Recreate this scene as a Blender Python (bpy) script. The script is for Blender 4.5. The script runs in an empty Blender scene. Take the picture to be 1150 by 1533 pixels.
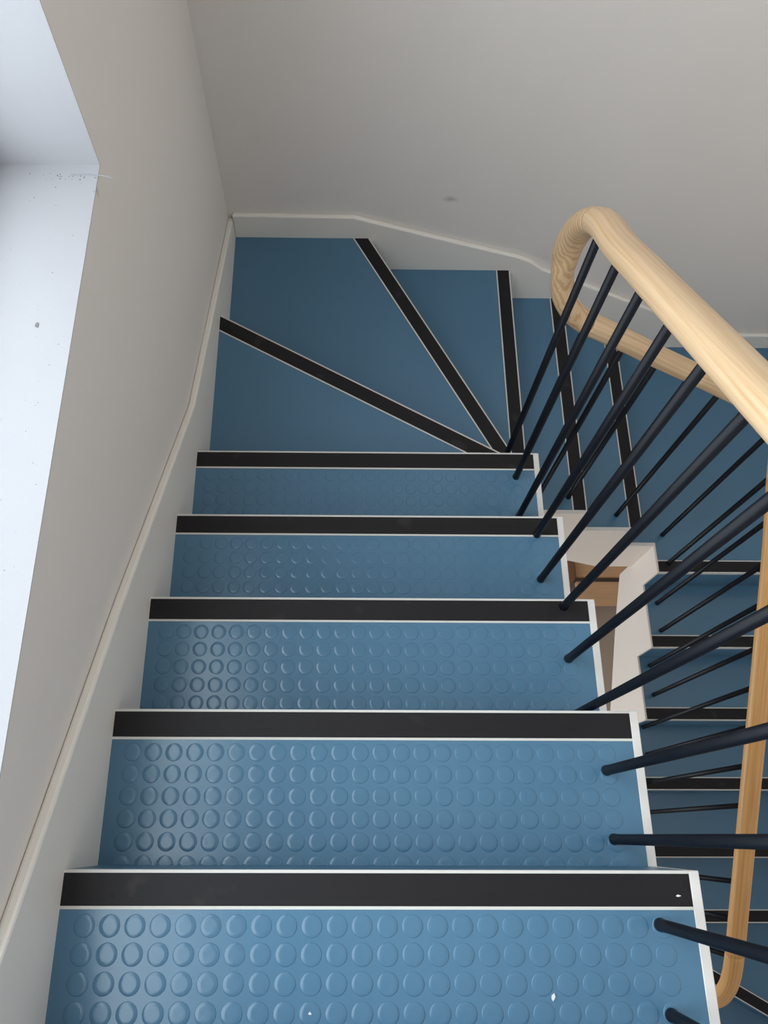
import bpy, bmesh, math, random
from mathutils import Vector, Matrix
random.seed(7)
scn = bpy.context.scene
COL = scn.collection

# ------------------------------------------------------------------ camera
cam_d = bpy.data.cameras.new('camera')
cam = bpy.data.objects.new('camera', cam_d)
COL.objects.link(cam)
r_ = Vector((0.9999146, 0.0022238, 0.0128784))
u_ = Vector((-0.0069182, 0.9260901, 0.3772392))
d_ = Vector((0.0110877, 0.3772961, -0.9260263))
M = Matrix((r_, u_, -d_)).transposed().to_4x4()
M.translation = Vector((0.40347, 0.04710, 1.25455))
cam.matrix_world = M
cam_d.sensor_fit = 'HORIZONTAL'
cam_d.sensor_width = 36.0
cam_d.lens = 1185.85 / 1150 * 36.0
cam_d.shift_x = (575 - 533.67) / 1150
cam_d.clip_start = 0.02
scn.camera = cam

# ------------------------------------------------------------------ view, sky, daylight portals
scn.view_settings.view_transform = 'Standard'
scn.view_settings.look = 'None'
scn.view_settings.exposure = 0.08
scn.view_settings.gamma = 1.0
scn.view_settings.use_curve_mapping = False
SKY = 5.4
w = bpy.data.worlds.new('overcast_sky')
scn.world = w
w.use_nodes = True
bg = w.node_tree.nodes['Background']
bg.inputs[0].default_value = (0.88, 0.95, 1.0, 1)
bg.inputs[1].default_value = SKY

def portal(name, loc, rot, sx, sy):
    l = bpy.data.lights.new(name, 'AREA')
    l.shape = 'RECTANGLE'; l.size = sx; l.size_y = sy
    l.cycles.is_portal = True
    o = bpy.data.objects.new(name, l); COL.objects.link(o)
    o.location = loc; o.rotation_euler = rot
# window opening of the left wall: y -0.75..1.09, z 0.235..2.95
WY0, WY1, WZ0, WZ1 = -0.75, 1.09, 0.235, 2.95
portal('window_daylight', (-0.30, (WY0+WY1)/2, (WZ0+WZ1)/2), (0, -math.pi/2, 0), WZ1-WZ0, WY1-WY0)
# unseen window assumed one storey below, added to light the hall under the well
LZ0, LZ1 = WZ0-3.1, -1.75
portal('added_hall_daylight', (-0.30, (WY0+WY1)/2, (LZ0+LZ1)/2), (0, -math.pi/2, 0), LZ1-LZ0, WY1-WY0)

# ------------------------------------------------------------------ helpers
def link(name, me, m=None, parent=None):
    o = bpy.data.objects.new(name, me); COL.objects.link(o)
    if m is not None and me is not None and not me.materials: me.materials.append(m)
    if parent is not None: o.parent = parent
    return o
def tag(o, label=None, cat=None, group=None, kind=None):
    if label: o['label'] = label
    if cat: o['category'] = cat
    if group: o['group'] = group
    if kind: o['kind'] = kind
    return o
def empty(name, loc=(0, 0, 0)):
    o = bpy.data.objects.new(name, None); COL.objects.link(o)
    o.location = loc; o.empty_display_size = 0.05
    return o
def mesh(name, V, F):
    me = bpy.data.meshes.new(name); me.from_pydata([tuple(v) for v in V], [], F); me.update(); return me
def boxes_mesh(name, bs, bevel=0):
    bm = bmesh.new()
    for (x0, x1, y0, y1, z0, z1) in bs:
        r = bmesh.ops.create_cube(bm, size=1)
        for v in r['verts']:
            v.co = Vector(((x0+x1)/2+v.co.x*(x1-x0), (y0+y1)/2+v.co.y*(y1-y0), (z0+z1)/2+v.co.z*(z1-z0)))
    if bevel:
        bmesh.ops.bevel(bm, geom=bm.edges[:], offset=bevel, segments=2, affect='EDGES')
    me = bpy.data.meshes.new(name); bm.to_mesh(me); bm.free(); return me
def area2(p):
    return sum(p[i][0]*p[(i+1) % len(p)][1]-p[(i+1) % len(p)][0]*p[i][1] for i in range(len(p)))
def prism(name, poly, z0, z1, off=(0, 0)):
    """plan polygon extruded from z0 up to z1"""
    p = [q for i, q in enumerate(poly) if math.dist(q, poly[i-1]) > 1e-5]
    if area2(p) < 0: p = p[::-1]
    n = len(p)
    V = [(x-off[0], y-off[1], z0) for x, y in p]+[(x-off[0], y-off[1], z1) for x, y in p]
    F = [tuple(range(n))[::-1], tuple(range(n, 2*n))]+[(i, (i+1) % n, n+(i+1) % n, n+i) for i in range(n)]
    return mesh(name, V, F)
def side_prism(name, poly, a0, a1, axis):
    """polygon in a vertical plane, extruded along axis 'x' (poly = y,z) or 'y' (poly = x,z)"""
    n = len(poly)
    f = (lambda a, p: (a, p[0], p[1])) if axis == 'x' else (lambda a, p: (p[0], a, p[1]))
    V = [f(a0, p) for p in poly]+[f(a1, p) for p in poly]
    F = [tuple(range(n)), tuple(range(n, 2*n))[::-1]]+[(n+i, n+(i+1) % n, (i+1) % n, i) for i in range(n)]
    me = mesh(name, V, F)
    bm = bmesh.new(); bm.from_mesh(me); bmesh.ops.recalc_face_normals(bm, faces=bm.faces[:]); bm.to_mesh(me); bm.free()
    return me
def clip(poly, n, c):
    """keep the part of poly where n.p >= c"""
    out = []
    for i in range(len(poly)):
        a, b = poly[i-1], poly[i]
        da = n[0]*a[0]+n[1]*a[1]-c; db = n[0]*b[0]+n[1]*b[1]-c
        if (da >= 0) != (db >= 0):
            t = da/(da-db); out.append((a[0]+t*(b[0]-a[0]), a[1]+t*(b[1]-a[1])))
        if db >= 0: out.append(b)
    return out

# ------------------------------------------------------------------ materials
def lin(r, g, b):
    f = lambda c: (c/255/12.92) if c/255 <= .04045 else ((c/255+.055)/1.055)**2.4
    return (f(r), f(g), f(b), 1)
def mat(name, col, rough=.5, var=.06, vscale=3, bump=0, bscale=200, spec=.5, stretch=None, rvar=0, detail=4, wear=None):
    m = bpy.data.materials.new(name); m.use_nodes = True
    nt = m.node_tree; N = nt.nodes; L = nt.links
    p = N['Principled BSDF']
    p.inputs['Roughness'].default_value = rough
    p.inputs['Specular IOR Level'].default_value = spec
    tc = N.new('ShaderNodeTexCoord'); mp = N.new('ShaderNodeMapping')
    L.new(tc.outputs['Object'], mp.inputs[0])
    if stretch: mp.inputs['Scale'].default_value = stretch
    nz = N.new('ShaderNodeTexNoise'); nz.inputs['Scale'].default_value = vscale; nz.inputs['Detail'].default_value = detail
    L.new(mp.outputs[0], nz.inputs['Vector'])
    mx = N.new('ShaderNodeMix'); mx.data_type = 'RGBA'
    mx.inputs[6].default_value = tuple(c*(1-var) for c in col[:3])+(1,)
    mx.inputs[7].default_value = tuple(min(1, c*(1+var)) for c in col[:3])+(1,)
    L.new(nz.outputs[0], mx.inputs[0])
    out = mx.outputs[2]
    if wear:
        wcol, wscale, thr, amt = wear
        n2 = N.new('ShaderNodeTexNoise'); n2.inputs['Scale'].default_value = wscale; n2.inputs['Detail'].default_value = 8
        L.new(tc.outputs['Object'], n2.inputs['Vector'])
        mr = N.new('ShaderNodeMapRange'); mr.inputs[1].default_value = thr; mr.inputs[2].default_value = thr+.08
        mr.inputs[4].default_value = amt
        L.new(n2.outputs[0], mr.inputs[0])
        m2 = N.new('ShaderNodeMix'); m2.data_type = 'RGBA'
        L.new(mr.outputs[0], m2.inputs[0]); L.new(out, m2.inputs[6]); m2.inputs[7].default_value = wcol
        out = m2.outputs[2]
    L.new(out, p.inputs['Base Color'])
    if rvar:
        mr = N.new('ShaderNodeMapRange'); mr.inputs[3].default_value = rough-rvar; mr.inputs[4].default_value = rough+rvar
        L.new(nz.outputs[0], mr.inputs[0]); L.new(mr.outputs[0], p.inputs['Roughness'])
    if bump:
        bn = N.new('ShaderNodeTexNoise'); bn.inputs['Scale'].default_value = bscale; bn.inputs['Detail'].default_value = 3
        L.new(tc.outputs['Object'], bn.inputs['Vector'])
        bp = N.new('ShaderNodeBump'); bp.inputs['Strength'].default_value = bump; bp.inputs['Distance'].default_value = .001
        L.new(bn.outputs[0], bp.inputs['Height']); L.new(bp.outputs[0], p.inputs['Normal'])
    return m
WALL = mat('wall_paint', lin(238, 230, 224), .75, .02, 2, .35, 220, .25)
CEIL = mat('ceiling_paint', lin(230, 230, 228), .8, .02, 2, spec=.2)
REVEAL = mat('reveal_paint', lin(174, 172, 176), .5, .02, 6, .2, 120, .3, wear=(lin(170, 170, 175), 60, .74, .5))
SKIRT = mat('skirting_paint', lin(247, 240, 232), .4, .02, 3, .15, 60, .35)
STRING = mat('string_paint', lin(240, 226, 216), .5, .025, 4, .15, 80, .3)
TRIMW = mat('white_trim', lin(226, 220, 216), .45, .04, 20, spec=.3)
METAL = mat('pale_nosing_trim', lin(214, 210, 204), .38, .05, 40, spec=.4)
BLUE = mat('blue_rubber', lin(79, 119, 147), .17, .05, 5, .10, 500, .5, rvar=.03)
BLUER = mat('blue_riser', lin(76, 116, 144), .35, .05, 5, .10, 500, .4)
BLACK = mat('black_nosing', lin(32, 29, 31), .5, .10, 8, .2, 400, .22, wear=(lin(62, 58, 58), 14, .64, .4))
BODY = mat('step_body', lin(205, 200, 192), .7, .03, 4)
BAL = mat('baluster_paint', lin(15, 18, 26), .42, .08, 30, .1, 150, .2)
HALL = mat('hall_floor', lin(208, 186, 168), .6, .06, 2, spec=.3)
FRAME = mat('window_frame_paint', lin(190, 195, 202), .4, .02, 5)
SPECK = mat('dust_speck', lin(120, 118, 118), .8, .15, 60)
HAIR = mat('hair', lin(150, 158, 170), .6, .1, 40)
FLECK = mat('white_fleck', lin(225, 228, 228), .6, .05, 80)
BENCH = mat('bench_wood', lin(240, 190, 146), .45, .12, 6, stretch=(1, 9, 9), spec=.4)
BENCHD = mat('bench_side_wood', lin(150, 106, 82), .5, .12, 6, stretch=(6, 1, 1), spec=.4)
SLOT_SHADE = mat('slot_shade', lin(120, 108, 102), .6, .05, 6)  # shade of the bench's slat gap, put into the colour

def glass():
    m = bpy.data.materials.new('window_glass'); m.use_nodes = True
    nt = m.node_tree; N = nt.nodes; L = nt.links
    N.remove(N['Principled BSDF'])
    t = N.new('ShaderNodeBsdfTransparent'); t.inputs[0].default_value = (.95, .97, .97, 1)
    g = N.new('ShaderNodeBsdfGlossy'); g.inputs['Roughness'].default_value = .01
    mx = N.new('ShaderNodeMixShader')
    mx.inputs[0].default_value = .05; L.new(t.outputs[0], mx.inputs[1]); L.new(g.outputs[0], mx.inputs[2])
    L.new(mx.outputs[0], N['Material Output'].inputs[0]); return m
GLASS = glass()

def smudge(m, c, r, col):
    # one scuff mark of its own shape on the plaster, centred at c
    nt = m.node_tree; N = nt.nodes; L = nt.links; p = N['Principled BSDF']
    src = p.inputs['Base Color'].links[0].from_socket
    tc = N.new('ShaderNodeTexCoord'); mp = N.new('ShaderNodeMapping'); mp.vector_type = 'TEXTURE'
    mp.inputs['Location'].default_value = c; mp.inputs['Scale'].default_value = r
    L.new(tc.outputs['Object'], mp.inputs[0])
    ln = N.new('ShaderNodeVectorMath'); ln.operation = 'LENGTH'; L.new(mp.outputs[0], ln.inputs[0])
    nz = N.new('ShaderNodeTexNoise'); nz.inputs['Scale'].default_value = 60; L.new(tc.outputs['Object'], nz.inputs['Vector'])
    ad = N.new('ShaderNodeMath'); ad.operation = 'ADD'; L.new(ln.outputs['Value'], ad.inputs[0]); L.new(nz.outputs[0], ad.inputs[1])
    mr = N.new('ShaderNodeMapRange'); mr.inputs[1].default_value = .6; mr.inputs[2].default_value = 1.5
    mr.inputs[3].default_value = .5; mr.inputs[4].default_value = 0
    L.new(ad.outputs[0], mr.inputs[0])
    mx = N.new('ShaderNodeMix'); mx.data_type = 'RGBA'; L.new(mr.outputs[0], mx.inputs[0]); L.new(src, mx.inputs[6]); mx.inputs[7].default_value = col
    L.new(mx.outputs[2], p.inputs['Base Color'])
smudge(WALL, (.743, 2.026, -.81), (.03, .05, .016), lin(150, 146, 150))
smudge(WALL, (-.018, 1.04, .235), (.05, .008, .03), lin(170, 160, 150))

def rail_wood(name, base, dark, rings=False):
    m = bpy.data.materials.new(name); m.use_nodes = True
    nt = m.node_tree; N = nt.nodes; L = nt.links; p = N['Principled BSDF']
    p.inputs['Roughness'].default_value = .38; p.inputs['Specular IOR Level'].default_value = .4
    tc = N.new('ShaderNodeTexCoord'); mp = N.new('ShaderNodeMapping')
    if rings:      # steam-bent / carved piece: growth rings cut through the curve
        L.new(tc.outputs['Object'], mp.inputs[0])
        mp.inputs['Rotation'].default_value = (.3, .5, .4)
        mp.inputs['Location'].default_value = (-.84, -1.0, .1)
        wv = N.new('ShaderNodeTexWave'); wv.wave_type = 'RINGS'; wv.rings_direction = 'Z'
        wv.inputs['Scale'].default_value = 24; wv.inputs['Distortion'].default_value = 7; wv.inputs['Detail'].default_value = 2
        wv.inputs['Detail Scale'].default_value = 1.2
        L.new(mp.outputs[0], wv.inputs['Vector']); src = wv.outputs['Fac']
    else:
        L.new(tc.outputs['UV'], mp.inputs[0]); mp.inputs['Scale'].default_value = (2.0, 110, 1)
        nz = N.new('ShaderNodeTexNoise'); nz.inputs['Scale'].default_value = 1.6; nz.inputs['Detail'].default_value = 6
        nz.inputs['Distortion'].default_value = .5
        L.new(mp.outputs[0], nz.inputs['Vector']); src = nz.outputs[0]
    cr = N.new('ShaderNodeValToRGB')
    cr.color_ramp.elements[0].position = .28; cr.color_ramp.elements[0].color = dark
    cr.color_ramp.elements[1].position = .62; cr.color_ramp.elements[1].color = base
    L.new(src, cr.inputs[0]); L.new(cr.outputs[0], p.inputs['Base Color'])
    bp = N.new('ShaderNodeBump'); bp.inputs['Strength'].default_value = .08; bp.inputs['Distance'].default_value = .001
    L.new(src, bp.inputs['Height']); L.new(bp.outputs[0], p.inputs['Normal'])
    return m
RW = rail_wood('rail_ash', lin(216, 184, 148), lin(196, 158, 118))
RWR = rail_wood('rail_ash_bend', lin(214, 180, 142), lin(196, 156, 114), True)
RW2 = rail_wood('rail_ash_lower', lin(228, 174, 112), lin(206, 148, 88))

# ------------------------------------------------------------------ measured layout
W, RI, S, G = 0.9012, 0.16394, 0.0513, 0.25
YF, YW, XL, YK, GL = 2.008, 1.1056, 1.5962, 0.9826, 0.2551
XW = 2.5            # inner face of the right wall skirting
YN = -1.2           # near wall
WT = 0.26           # wall thickness
LOW, SK = -3.62, 0.018
WX = -SK            # face of the left wall
WYF = YF+SK

# ------------------------------------------------------------------ room shell
zt, zb = 3.4, LOW
wl = link('wall_left', boxes_mesh('wall_left', [
    (WX-WT, WX, YN-.3, WY0-.002, zb, zt), (WX-WT, WX, WY1+.002, WYF+.3, zb, zt),
    (WX-WT, WX, WY0-.002, WY1+.002, WZ1+.002, zt), (WX-WT, WX, WY0-.002, WY1+.002, LZ1+.002, WZ0-.002),
    (WX-WT, WX, WY0-.002, WY1+.002, zb, LZ0-.002)]), WALL)
tag(wl, kind='structure')
# near walls and the others
tag(link('wall_far', boxes_mesh('wall_far', [(WX, XW+SK+.0, WYF, WYF+.25, zb, zt)]), WALL), kind='structure')
tag(link('wall_right', boxes_mesh('wall_right', [(XW+SK, XW+SK+.25, YN-.3, WYF+.25, zb, zt)]), WALL), kind='structure')
tag(link('wall_near', boxes_mesh('wall_near', [(WX, XW+SK, YN-.25, YN, zb, zt)]), WALL), kind='structure')
tag(link('ceiling', boxes_mesh('ceiling', [(WX-WT, XW+.27, YN-.3, WYF+.25, zt, zt+.2)]), CEIL), kind='structure')
tag(link('floor', boxes_mesh('floor', [(WX-WT, XW+.27, YN-.3, WYF+.25, zb-.15, zb)]), HALL), kind='structure')

# windows of the left wall, the lower one assumed
def window(name, z0, z1):
    win = empty(name, (WX-.2, (WY0+WY1)/2, z0)); tag(win, kind='structure')
    def wpart(nm, bs, m, bevel=0):
        o = link(nm, boxes_mesh(nm, bs, bevel), m, win)
        o.matrix_parent_inverse = Matrix.Translation(win.location).inverted(); return o
    wpart('window_sill', [(WX-.26, WX+.0004, WY0, WY1, z0-.002, z0)], REVEAL)
    for ya, yb in ((WY1, WY1+.002), (WY0-.002, WY0)):
        wpart('window_reveal', [(WX-.26, WX+.0004, ya, yb, z0-.002, z1)], REVEAL)
    wpart('window_reveal', [(WX-.26, WX+.0004, WY0-.002, WY1+.002, z1, z1+.002)], REVEAL)
    fx0, fx1, fw, ym = WX-.245, WX-.185, .055, (WY0+WY1)/2
    for bx in ((fx0, fx1, WY0, WY1, z0, z0+fw), (fx0, fx1, WY0, WY1, z1-fw, z1), (fx0, fx1, WY0, WY0+fw, z0+fw, z1-fw),
               (fx0, fx1, WY1-fw, WY1, z0+fw, z1-fw), (fx0, fx1, ym-.03, ym+.03, z0+fw, z1-fw)):
        wpart('window_frame', [bx], FRAME)
    for ya, yb in ((WY0+fw, ym-.03), (ym+.03, WY1-fw)):
        wpart('window_pane', [(fx0+.02, fx0+.026, ya, yb, z0+fw, z1-fw)], GLASS)
window('window_1', WZ0, WZ1)
window('added_hall_window', LZ0, LZ1)  # added lower window, out of view, lets light into the hall

# skirting boards that follow the stairs
def bev(o, w_=.003, seg=2):
    b = o.modifiers.new('bevel', 'BEVEL'); b.width = w_; b.segments = seg; b.limit_method = 'ANGLE'; b.angle_limit = math.radians(30)
    return o
skl_top = [(YF+SK, -.905), (2.0, -.898), (1.094, -.574), (.43, -.130), (-.062, .172), (-.30, .328)]
skl_bot = [(-.30, -.10), (0, -.30), (1.0, -1.2), (YF+SK, -1.3)]
bev(tag(link('baseboard_left', side_prism('baseboard_left', skl_top+skl_bot, WX, 0, 'x'), SKIRT), kind='structure'), .005)
skf_top = [(0.0, -.879), (.418, -.884), (.70, -.975), (1.02, -1.075), (1.075, -1.100), (1.13, -1.145), (1.30, -1.225), (1.60, -1.372), (1.90, -1.515), (1.97, -1.542), (2.04, -1.553), (XW, -1.553)]
skf_bot = [(XW, -1.9), (1.5, -1.8), (.0, -1.3)]
bev(tag(link('baseboard_far', side_prism('baseboard_far', skf_top+skf_bot, YF, WYF, 'y'), SKIRT), kind='structure'), .005)
skr_top = [(YF, -1.553), (1.05, -1.553), (.75, -1.70), (-.3, -2.39), (-.9, -2.62), (YN, -2.62)]
bev(tag(link('baseboard_right', side_prism('baseboard_right', skr_top+[(YN, -3.1), (-.3, -2.95), (.9, -2.1), (YF, -1.9)], XW, XW+SK, 'x'), SKIRT), kind='structure'), .004)
# flight behind the photographer
tag(link('floor_behind', side_prism('floor_behind', [(-.25, -.19), (-.25, RI), (-.5, RI), (-.5, 2*RI), (-.75, 2*RI), (-.75, 3*RI), (YN, 3*RI), (YN, .2), (-.7, -.02)], 0.0, W, 'x'), BLUER), kind='structure')

# ------------------------------------------------------------------ stair steps
TH = .003       # rubber sheet thickness
NT = .0042      # nosing trim width
STUD_R, STUD_H, PITCH = .0150, .0008, .0355
def stud_mesh(half=False):
    n = 20
    prof = [(STUD_R, 0), (STUD_R*.985, STUD_H*.55), (STUD_R*.93, STUD_H), (STUD_R*.55, STUD_H*.93)]
    V = []; F = []
    k = n//2+1 if half else n
    for rr, z in prof:
        for i in range(k):
            a = 2*math.pi*i/n
            V.append((rr*math.cos(a), rr*math.sin(a), z))
    for j in range(len(prof)-1):
        for i in range(k-1 if half else k):
            a, b = j*k+i, j*k+(i+1) % k
            F.append((a, b, b+k, a+k))
    F.append(tuple((len(prof)-1)*k+i for i in range(k)))
    if half: F.append(tuple([j*k for j in range(len(prof))]+[j*k+k-1 for j in range(len(prof)-1, -1, -1)])[::-1])
    me = mesh('stud', V, F); me.materials.append(BLUE)
    for p in me.polygons[:(k-1 if half else k)*(len(prof)-1)]: p.use_smooth = True
    return me
STUD, HSTUD = stud_mesh(), stud_mesh(True)

def step(poly, z, front, label, group, studs=False, riser=True):
    """poly: plan outline of the tread; front: two points of the nosing line, the tread on its left"""
    (ax, ay), (bx, by) = front
    L = math.dist(front[0], front[1])
    n = (-(by-ay)/L, (bx-ax)/L)
    c0 = n[0]*ax+n[1]*ay
    cx = sum(p[0] for p in poly)/len(poly); cy = sum(p[1] for p in poly)/len(poly)
    if n[0]*cx+n[1]*cy < c0: n = (-n[0], -n[1]); c0 = -c0
    e = empty('stair_step', (cx, cy, z-.19)); tag(e, label, 'stair step', group)
    inv = Matrix.Translation(e.location).inverted()
    def add(name, me, m, kind=None):
        o = link(name, me, m, e); o.matrix_parent_inverse = inv; return o
    def slab(t0, t1):
        q = clip(poly, n, c0+t0)
        if t1 is not None: q = clip(q, (-n[0], -n[1]), -(c0+t1))
        return q
    add('step_body', prism('step_body', slab(.002, None), z-.19, z-TH), BODY)
    add('tread', prism('tread', slab(S, None), z-TH, z), BLUE)
    add('nosing_trim', prism('nosing_trim', slab(0.0, NT), z-.018, z+.0008), METAL)
    add('nosing_strip', prism('nosing_strip', slab(NT, S-NT), z-TH, z+.0004), BLACK)
    add('nosing_trim', prism('nosing_trim', slab(S-NT, S), z-TH, z+.0009), METAL)
    if riser:
        add('riser', prism('riser', slab(0.0, .002), z-RI, z-.018), BLUER)
    if studs:
        y0 = max(ay, by)-S-.021
        for j in range(6):
            y = y0-PITCH*j
            for i in range(24):
                x = .0375+PITCH*i
                full = y-STUD_R > cyb(poly)
                me = STUD if full else HSTUD
                yy = y if full else max(y, cyb(poly)+.0002)
                o = bpy.data.objects.new('stud', me); COL.objects.link(o); o.parent = e; o.matrix_parent_inverse = inv
                o.location = (x, yy, z)
    return e
def cyb(poly): return min(p[1] for p in poly)

UP = 'straight steps of the upper flight'; WI = 'winder steps at the far turn'; LO = 'straight steps of the lower flight'
lab = ['blue studded rubber stair step at the bottom edge of the photo, nearest the camera',
       'second blue studded stair step counted from the bottom edge, on the near flight',
       'third blue studded stair step up the photo, beside the white left skirting',
       'fourth blue stair step up the photo, with faint studs, two below the winders',
       'narrow blue step directly before the diagonal winders, last straight one of the near flight']
for k in range(5):
    step([(0, (k-1)*G), (W, (k-1)*G), (W, k*G), (0, k*G)], -k*RI, ((W, k*G), (0, k*G)), lab[k], UP, studs=True)
step([(0, 1.0), (W, 1.0), (W, 1.053), (0, 1.556)], -5*RI, ((W, 1.053), (0, 1.556)),
     'blue winder step with a shallow diagonal black nosing, against the left skirting', WI)
step([(0, 1.556), (W, 1.053), (W, YW), (.952, YW), (.474, YF), (0, YF)], -6*RI, ((.952, YW), (.474, YF)),
     'large blue corner winder step filling the far left corner, steep diagonal black nosing', WI)
step([(.474, YF), (.952, YW), (1.005, YW), (1.005, YF)], -7*RI, ((1.005, YW), (1.005, YF)),
     'blue triangular winder step along the far wall between diagonal and upright black nosings', WI)
step([(1.005, YW), (1.246, YW), (1.246, YF), (1.005, YF)], -8*RI, ((1.246, YW), (1.246, YF)),
     'blue step along the far wall just past the triangular winder, below the handrail bend', WI)
step([(1.246, YW), (1.5, YW), (1.5, YF), (1.246, YF)], -9*RI, ((1.5, YW), (1.5, YF)),
     'lower blue step along the far wall, last one before the quarter landing', WI)
XS = 1.6045
step([(1.5, YW), (XS, YW), (XS, YK), (XW, YK), (XW, YF), (1.5, YF)], -10*RI, ((XS, YK), (XW, YK)),
     'wide blue quarter landing at the far right corner where the stair turns back', WI)
lo_lab = ['blue step directly below the quarter landing on the lower flight',
          'second blue step below the quarter landing on the lower right flight',
          'third blue step below the quarter landing, behind the pale stair string',
          'fourth blue step below the quarter landing, right of the near flight',
          'fifth and dimmest straight blue step of the lower right flight']
for k in range(1, 6):
    y1 = YK-GL*(k-1); y0 = YK-GL*k
    step([(XS, y0), (XW, y0), (XW, y1), (XS, y1)], -(10+k)*RI, ((XS, y0), (XW, y0)), lo_lab[k-1], LO)
yp = YK-GL*5
step([(XS, yp), (XW, yp), (XW, -.832), (XS, -.330)], -16*RI, ((XS, -.330), (XW, -.832)),
     'dark blue winder step with slanting black nosing at the lower right corner', 'winder steps at the lower turn')
step([(XS, -.330), (XW, -.832), (XW, YN), (2.026, YN), (1.585, -.40), (XS, -.40)], -17*RI, ((1.585, -.40), (2.026, YN)),
     'lowest visible dark blue winder step, in the bottom right corner', 'winder steps at the lower turn')

# ------------------------------------------------------------------ outer string around the well
st = empty('stair_string', (XL, YW, -2.0)); tag(st, 'pale beige cut stair string running around the narrow open well', 'stair string')
def spart(name, me, m):
    o = link(name, me, m, st); o.matrix_parent_inverse = Matrix.Translation(st.location).inverted(); return bev(o, .0012, 1)
# upper flight board (x W..W+.015): sawtooth top
X1 = W+.0148
p = [(-.25, -.34), (-.25, .0012)]
for k in range(5):
    p += [(k*G, -k*RI+.0012), (k*G, -(k+1)*RI+.0012)]
p += [(1.012, -5*RI+.0012), (1.02, -7*RI), (YW, -7*RI), (YW, -1.36), (1.0, -1.06)]
spart('string_board', side_prism('string_board', p, W, X1, 'x'), TRIMW)
# board under the far turn (y YW-.015..YW)
p = [(X1, -1.62), (X1, -7*RI), (1.005, -7*RI), (1.005, -8*RI+.001), (1.246, -8*RI+.001), (1.246, -9*RI+.001), (1.5, -9*RI+.001), (1.5, -10*RI+.001),
     (XL, -10*RI+.001), (XL, -1.893), (1.444, -1.893), (1.40, -1.870), (1.355, -1.845)]
spart('string_board', side_prism('string_board', p, YW-.0145, YW, 'y'), STRING)
cap = [(X1, 1.005, -7), (1.005, 1.246, -8), (1.246, 1.5, -9), (1.5, XL, -10)]
for a, b, z in cap: spart('string_capping', boxes_mesh('string_capping', [(a, b, YW-.0150, YW-.0005, z*RI+.001, z*RI+.0022)]), TRIMW)
# lower flight board (x XL..XS)
p = [(YW, -10*RI+.001), (YK, -10*RI+.001)]
for k in range(1, 6):
    p += [(YK-GL*(k-1), -(10+k)*RI+.001), (YK-GL*k, -(10+k)*RI+.001)]
p += [(yp, -16*RI+.001), (-.40, -16*RI+.001), (-.40, -2.95), (.574, -2.379), (.943, -2.161), (YW, -2.045)]
spart('string_board', side_prism('string_board', p, XL, XS, 'x'), STRING)

# ------------------------------------------------------------------ railing
rail = empty('stair_railing', (.85, 1.04, -5*RI)); tag(rail, 'stair railing with pale wooden handrail bending down around the well on slim black balusters', 'railing')
RINV = Matrix.Translation(rail.location).inverted()
zu = lambda y: .246-.652*(y-.902)
CP = [(.85, y, zu(y)) for y in (-.95, -.6, -.3, 0, .25, .5, .7, .85, .95)]
CP += [(.85, 1.03, .170), (.8505, 1.075, .134), (.8505, 1.115, .085), (.8515, 1.150, .018), (.854, 1.168, -.060), (.864, 1.170, -.130),
       (.884, 1.162, -.197), (.918, 1.157, -.248), (.958, 1.155, -.283), (1.0, 1.155, -.309), (1.082, 1.155, -.360), (1.188, 1.155, -.430), (1.301, 1.155, -.500),
       (1.42, 1.155, -.577), (1.53, 1.155, -.650), (1.59, 1.152, -.695), (1.630, 1.132, -.735), (1.645, 1.09, -.765), (1.645, 1.0, -.815)]
zl = lambda y: -1.177-.610*(.382-y)
CP += [(1.645, y, zl(y)) for y in (.8, .6, .382, .2, 0, -.19, -.30)]
CP += [(1.645, -.365, -1.640), (1.643, -.412, -1.690), (1.634, -.446, -1.745), (1.612, -.462, -1.800), (1.575, -.465, -1.845), (1.50, -.465, -1.890), (1.38, -.465, -1.96), (1.15, -.465, -2.10)]
CP = [Vector(c) for c in CP]
def catmull(P, sub):
    out = []; idx = []
    for i in range(len(P)-1):
        p0 = P[max(i-1, 0)]; p1 = P[i]; p2 = P[i+1]; p3 = P[min(i+2, len(P)-1)]
        # centripetal parametrisation
        t0 = 0; t1 = t0+max((p1-p0).length, 1e-4)**.5; t2 = t1+(p2-p1).length**.5; t3 = t2+max((p3-p2).length, 1e-4)**.5
        idx.append(len(out))
        for s in range(sub):
            t = t1+(t2-t1)*s/sub
            A1 = p0*((t1-t)/(t1-t0))+p1*((t-t0)/(t1-t0)); A2 = p1*((t2-t)/(t2-t1))+p2*((t-t1)/(t2-t1)); A3 = p2*((t3-t)/(t3-t2))+p3*((t-t2)/(t3-t2))
            B1 = A1*((t2-t)/(t2-t0))+A2*((t-t0)/(t2-t0)); B2 = A2*((t3-t)/(t3-t1))+A3*((t-t1)/(t3-t1))
            out.append(B1*((t2-t)/(t2-t1))+B2*((t-t1)/(t2-t1)))
    idx.append(len(out)); out.append(P[-1].copy()); return out, idx
PTS, IDX = catmull(CP, 8)
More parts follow.
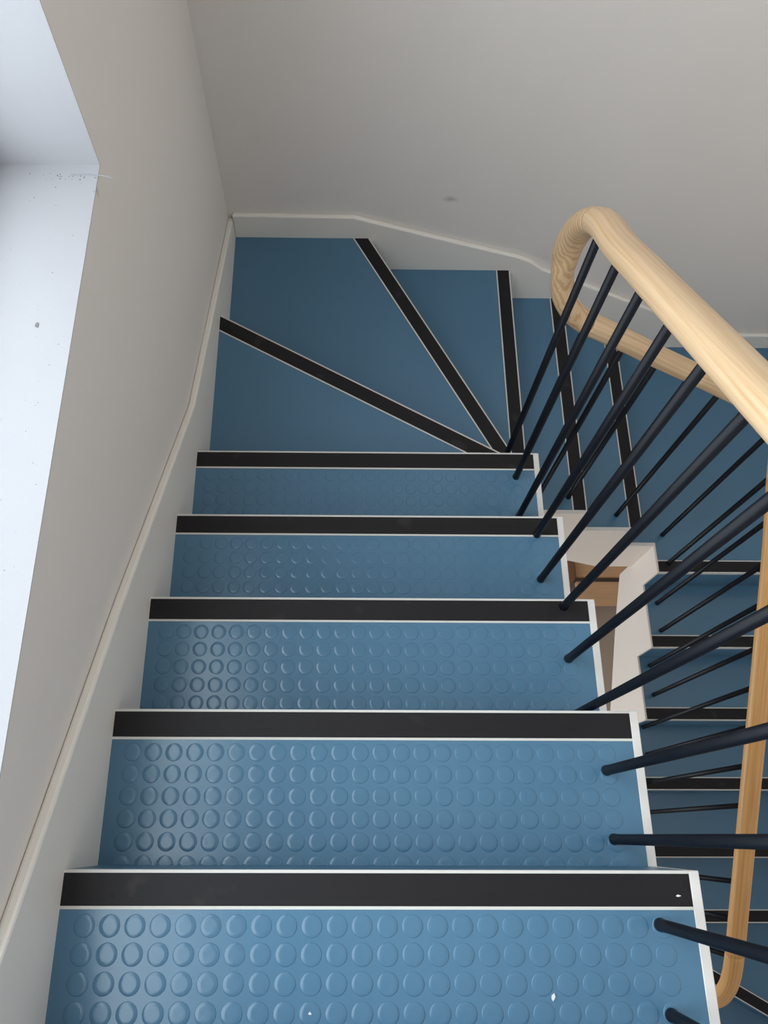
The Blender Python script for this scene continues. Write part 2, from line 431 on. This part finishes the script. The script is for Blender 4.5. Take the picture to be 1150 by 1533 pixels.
# side vectors, smoothed
TAN = [(PTS[min(i+1, len(PTS)-1)]-PTS[max(i-1, 0)]).normalized() for i in range(len(PTS))]
SIDE = []
for tt in TAN:
    s = tt.cross(Vector((0, 0, 1))); SIDE.append(s.normalized())
for _ in range(6):
    SIDE = [SIDE[0]]+[(SIDE[i-1]+SIDE[i]*2+SIDE[i+1]).normalized() for i in range(1, len(SIDE)-1)]+[SIDE[-1]]
ARC = [0]
for i in range(1, len(PTS)): ARC.append(ARC[-1]+(PTS[i]-PTS[i-1]).length)
RWD, RHT, NSEG = .029, .0245, 28
def sweep(name, i0, i1, m, label=None):
    V = []; F = []; UV = []
    for i in range(i0, i1+1):
        s = (SIDE[i]-TAN[i]*SIDE[i].dot(TAN[i])).normalized(); u = s.cross(TAN[i]).normalized()
        for j in range(NSEG):
            a = 2*math.pi*j/NSEG
            ca, sa = math.cos(a), math.sin(a); e_ = 2/2.3
            V.append(PTS[i]+s*RWD*math.copysign(abs(ca)**e_, ca)+u*RHT*math.copysign(abs(sa)**e_, sa))
    n = i1-i0+1
    for i in range(n-1):
        for j in range(NSEG):
            a, b = i*NSEG+j, i*NSEG+(j+1) % NSEG
            F.append((a, a+NSEG, b+NSEG, b)); UV.append([(i, j), (i+1, j), (i+1, j+1), (i, j+1)])
    F.append(tuple(range(NSEG))); UV.append([(0, 0)]*NSEG)
    F.append(tuple((n-1)*NSEG+j for j in range(NSEG))[::-1]); UV.append([(n-1, 0)]*NSEG)
    me = mesh(name, V, F); ul = me.uv_layers.new(name='UVMap')
    li = 0
    for f, uvs in zip(F, UV):
        for q in uvs:
            ul.data[li].uv = (ARC[i0+q[0]], q[1]*.0058); li += 1
    for pl in me.polygons[:-2]: pl.use_smooth = True
    bm = bmesh.new(); bm.from_mesh(me); bmesh.ops.recalc_face_normals(bm, faces=bm.faces[:]); bm.to_mesh(me); bm.free()
    o = link(name, me, m, rail); o.matrix_parent_inverse = RINV
    if label: o['label'] = label
    return o
k1, k2, k3, k4, k5 = IDX[10], IDX[17], IDX[21], IDX[27], IDX[34]
sweep('handrail', 0, k1, RW)
sweep('handrail_bend', k1, k2, RWR, 'tight wooden bend with curled grain dropping around the well corner')
sweep('handrail', k2, k3, RW)
sweep('handrail_bend', k3, k4, RW)
sweep('handrail', k4, k5, RW2, 'lower stretch of handrail in warmer wood')
sweep('handrail_bend', k5, len(PTS)-1, RW2)

BR = .0082
def baluster(x, y, z):
    # height of the rail centre above (x, y)
    q = min(PTS, key=lambda p_: (p_.x-x)**2+(p_.y-y)**2)
    zt_ = q.z-.012
    h = zt_-z; n = 14; V = []; F = []
    prof = [(BR*1.12, 0), (BR*1.12, .006), (BR, .010), (BR, h)]
    for rr, zz in prof:
        for j in range(n):
            a = 2*math.pi*j/n; V.append((rr*math.cos(a), rr*math.sin(a), zz))
    for i in range(len(prof)-1):
        for j in range(n):
            a, b = i*n+j, i*n+(j+1) % n; F.append((a, b, b+n, a+n))
    F.append(tuple(range(n))[::-1]); F.append(tuple((len(prof)-1)*n+j for j in range(n)))
    me = mesh('baluster', V, F)
    for pl in me.polygons[:-2]: pl.use_smooth = True
    o = link('baluster', me, BAL, rail); o.matrix_parent_inverse = RINV; o.location = (x, y, z)
for y in (-.18, -.07, .041, .150, .265, .376, .484, .594, .704, .817, .929):
    k = math.ceil(y/G-1e-6)
    baluster(.85, y, -max(k, 0)*RI)
baluster(.85, 1.040, -5*RI)
for x, k in ((.96, 7), (1.076, 8), (1.184, 8), (1.295, 9), (1.407, 9), (1.520, 10), (1.638, 10)):
    baluster(x, 1.155 if x < 1.6 else 1.138, -k*RI)
for y in (1.022, .908, .796, .690, .573, .466, .357, .248, .135, .024, -.088, -.200):
    k = 10 if y >= YK else 11+int((YK-y)//GL)
    baluster(1.645, y, -k*RI)
baluster(1.645, -.312, -16*RI)

# ------------------------------------------------------------------ bench in the hall below
zb_ = -3.15
b = empty('hall_bench', (1.8, 1.3, LOW)); tag(b, 'pale wooden slatted bench glimpsed at the bottom of the stairwell', 'bench')
def bpart(name, bs, m, label=None):
    o = link(name, boxes_mesh(name, bs, .004), m, b); o.matrix_parent_inverse = Matrix.Translation(b.location).inverted()
    if label: o['label'] = label
bx0, bx1 = 1.735, 2.45
bpart('seat_slat', [(bx0, bx1, 1.445, 1.72, zb_-.03, zb_)], BENCH)
bpart('seat_slat', [(bx0, bx1, 1.275, 1.415, zb_-.03, zb_)], BENCH)
bpart('gap_shade_strip', [(bx0, bx1, 1.40, 1.46, zb_-.075, zb_-.032)], SLOT_SHADE)  # dark strip below the slat gap, coloured as the gap's shade
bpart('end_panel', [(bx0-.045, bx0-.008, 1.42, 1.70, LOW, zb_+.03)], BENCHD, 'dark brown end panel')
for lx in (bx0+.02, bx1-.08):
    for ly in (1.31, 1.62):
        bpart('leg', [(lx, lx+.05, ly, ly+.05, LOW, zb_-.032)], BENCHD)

# dark screw plug in the nearest nosing
first = bpy.data.objects['stair_step']
V = [(.0728+.0032*math.cos(math.pi*j/6), -.034+.0032*math.sin(math.pi*j/6), z) for z in (-.001, .0007) for j in range(12)]
F = [tuple(range(12))[::-1], tuple(range(12, 24))]+[(j, (j+1) % 12, 12+(j+1) % 12, 12+j) for j in range(12)]
o = link('screw_plug', mesh('screw_plug', V, F), BAL, first); o.matrix_parent_inverse = Matrix.Translation(first.location).inverted()

# ------------------------------------------------------------------ small marks and debris
def disc(V, F, c, rx, ry, z, n=8, h=.0006, jag=.25):
    i0 = len(V); rs = [1+random.uniform(-jag, jag) for _ in range(n)]
    for zz in (z, z+h):
        for j in range(n):
            a = 2*math.pi*j/n; V.append((c[0]+rx*rs[j]*math.cos(a), c[1]+ry*rs[j]*math.sin(a), zz))
    F.append(tuple(i0+j for j in range(n))[::-1]); F.append(tuple(i0+n+j for j in range(n)))
    for j in range(n): F.append((i0+j, i0+(j+1) % n, i0+n+(j+1) % n, i0+n+j))
V = []; F = []
for _ in range(26):
    x = -.018-abs(random.gauss(.055, .03)); y = 1.072-abs(random.gauss(0, .016)); r0 = random.uniform(.0004, .0011)
    if x > -.17: disc(V, F, (x, y), r0, r0, WZ0, 6)
for _ in range(30):
    x = random.uniform(-.15, -.022); y = random.uniform(.2, 1.05); r0 = random.uniform(.0003, .0008)
    disc(V, F, (x, y), r0, r0, WZ0, 6)
tag(link('sill_dust', mesh('sill_dust', V, F), SPECK), 'grey dust specks scattered over the white window sill', 'dust', kind='stuff')
V = []; F = []; disc(V, F, (-.073, .767), .0032, .0045, WZ0, 12, .0008)
tag(link('paint_chip', mesh('paint_chip', V, F), SPECK), 'small grey round paint chip lying on the white window sill', 'paint chip')
# hair: a thin curved thread crossing the sill edge
hp = [Vector((-.062, 1.066, WZ0+.0008)), Vector((-.04, 1.068, WZ0+.0012)), Vector((-.018, 1.066, WZ0+.0016)), Vector((-.002, 1.062, WZ0+.0030)), Vector((.008, 1.058, WZ0+.002))]
hs, _i = catmull(hp, 6); V = []; F = []
for i, q in enumerate(hs):
    for j in range(4):
        a = math.pi/2*j; V.append((q.x, q.y+.0006*math.cos(a), q.z+.0006*math.sin(a)))
for i in range(len(hs)-1):
    for j in range(4):
        a, c_ = i*4+j, i*4+(j+1) % 4; F.append((a, c_, c_+4, a+4))
F.append((0, 1, 2, 3)[::-1]); F.append(tuple(4*(len(hs)-1)+j for j in range(4)))
tag(link('hair', mesh('hair', V, F), HAIR), 'fine grey hair lying across the far inner corner of the window sill', 'hair')
for c, a_, b_, lb in (((.690, -.158), .0022, .0042, 'tiny white fleck on the nearest blue tread, right of centre'),
                     ((.357, -.178), .0025, .0018, 'tiny white fleck on the nearest blue tread, left of centre')):
    V = []; F = []; disc(V, F, c, a_, b_, STUD_H, 7, .0012, .4)
    tag(link('white_fleck', mesh('white_fleck', V, F), FLECK), lb, 'fleck')
V = []; F = []; disc(V, F, (.882, -.033), .0032, .0014, .0004, 7, .0006, .3)
tag(link('paint_fleck', mesh('paint_fleck', V, F), FLECK), 'small pale paint fleck on the right end of the nearest black nosing', 'fleck')
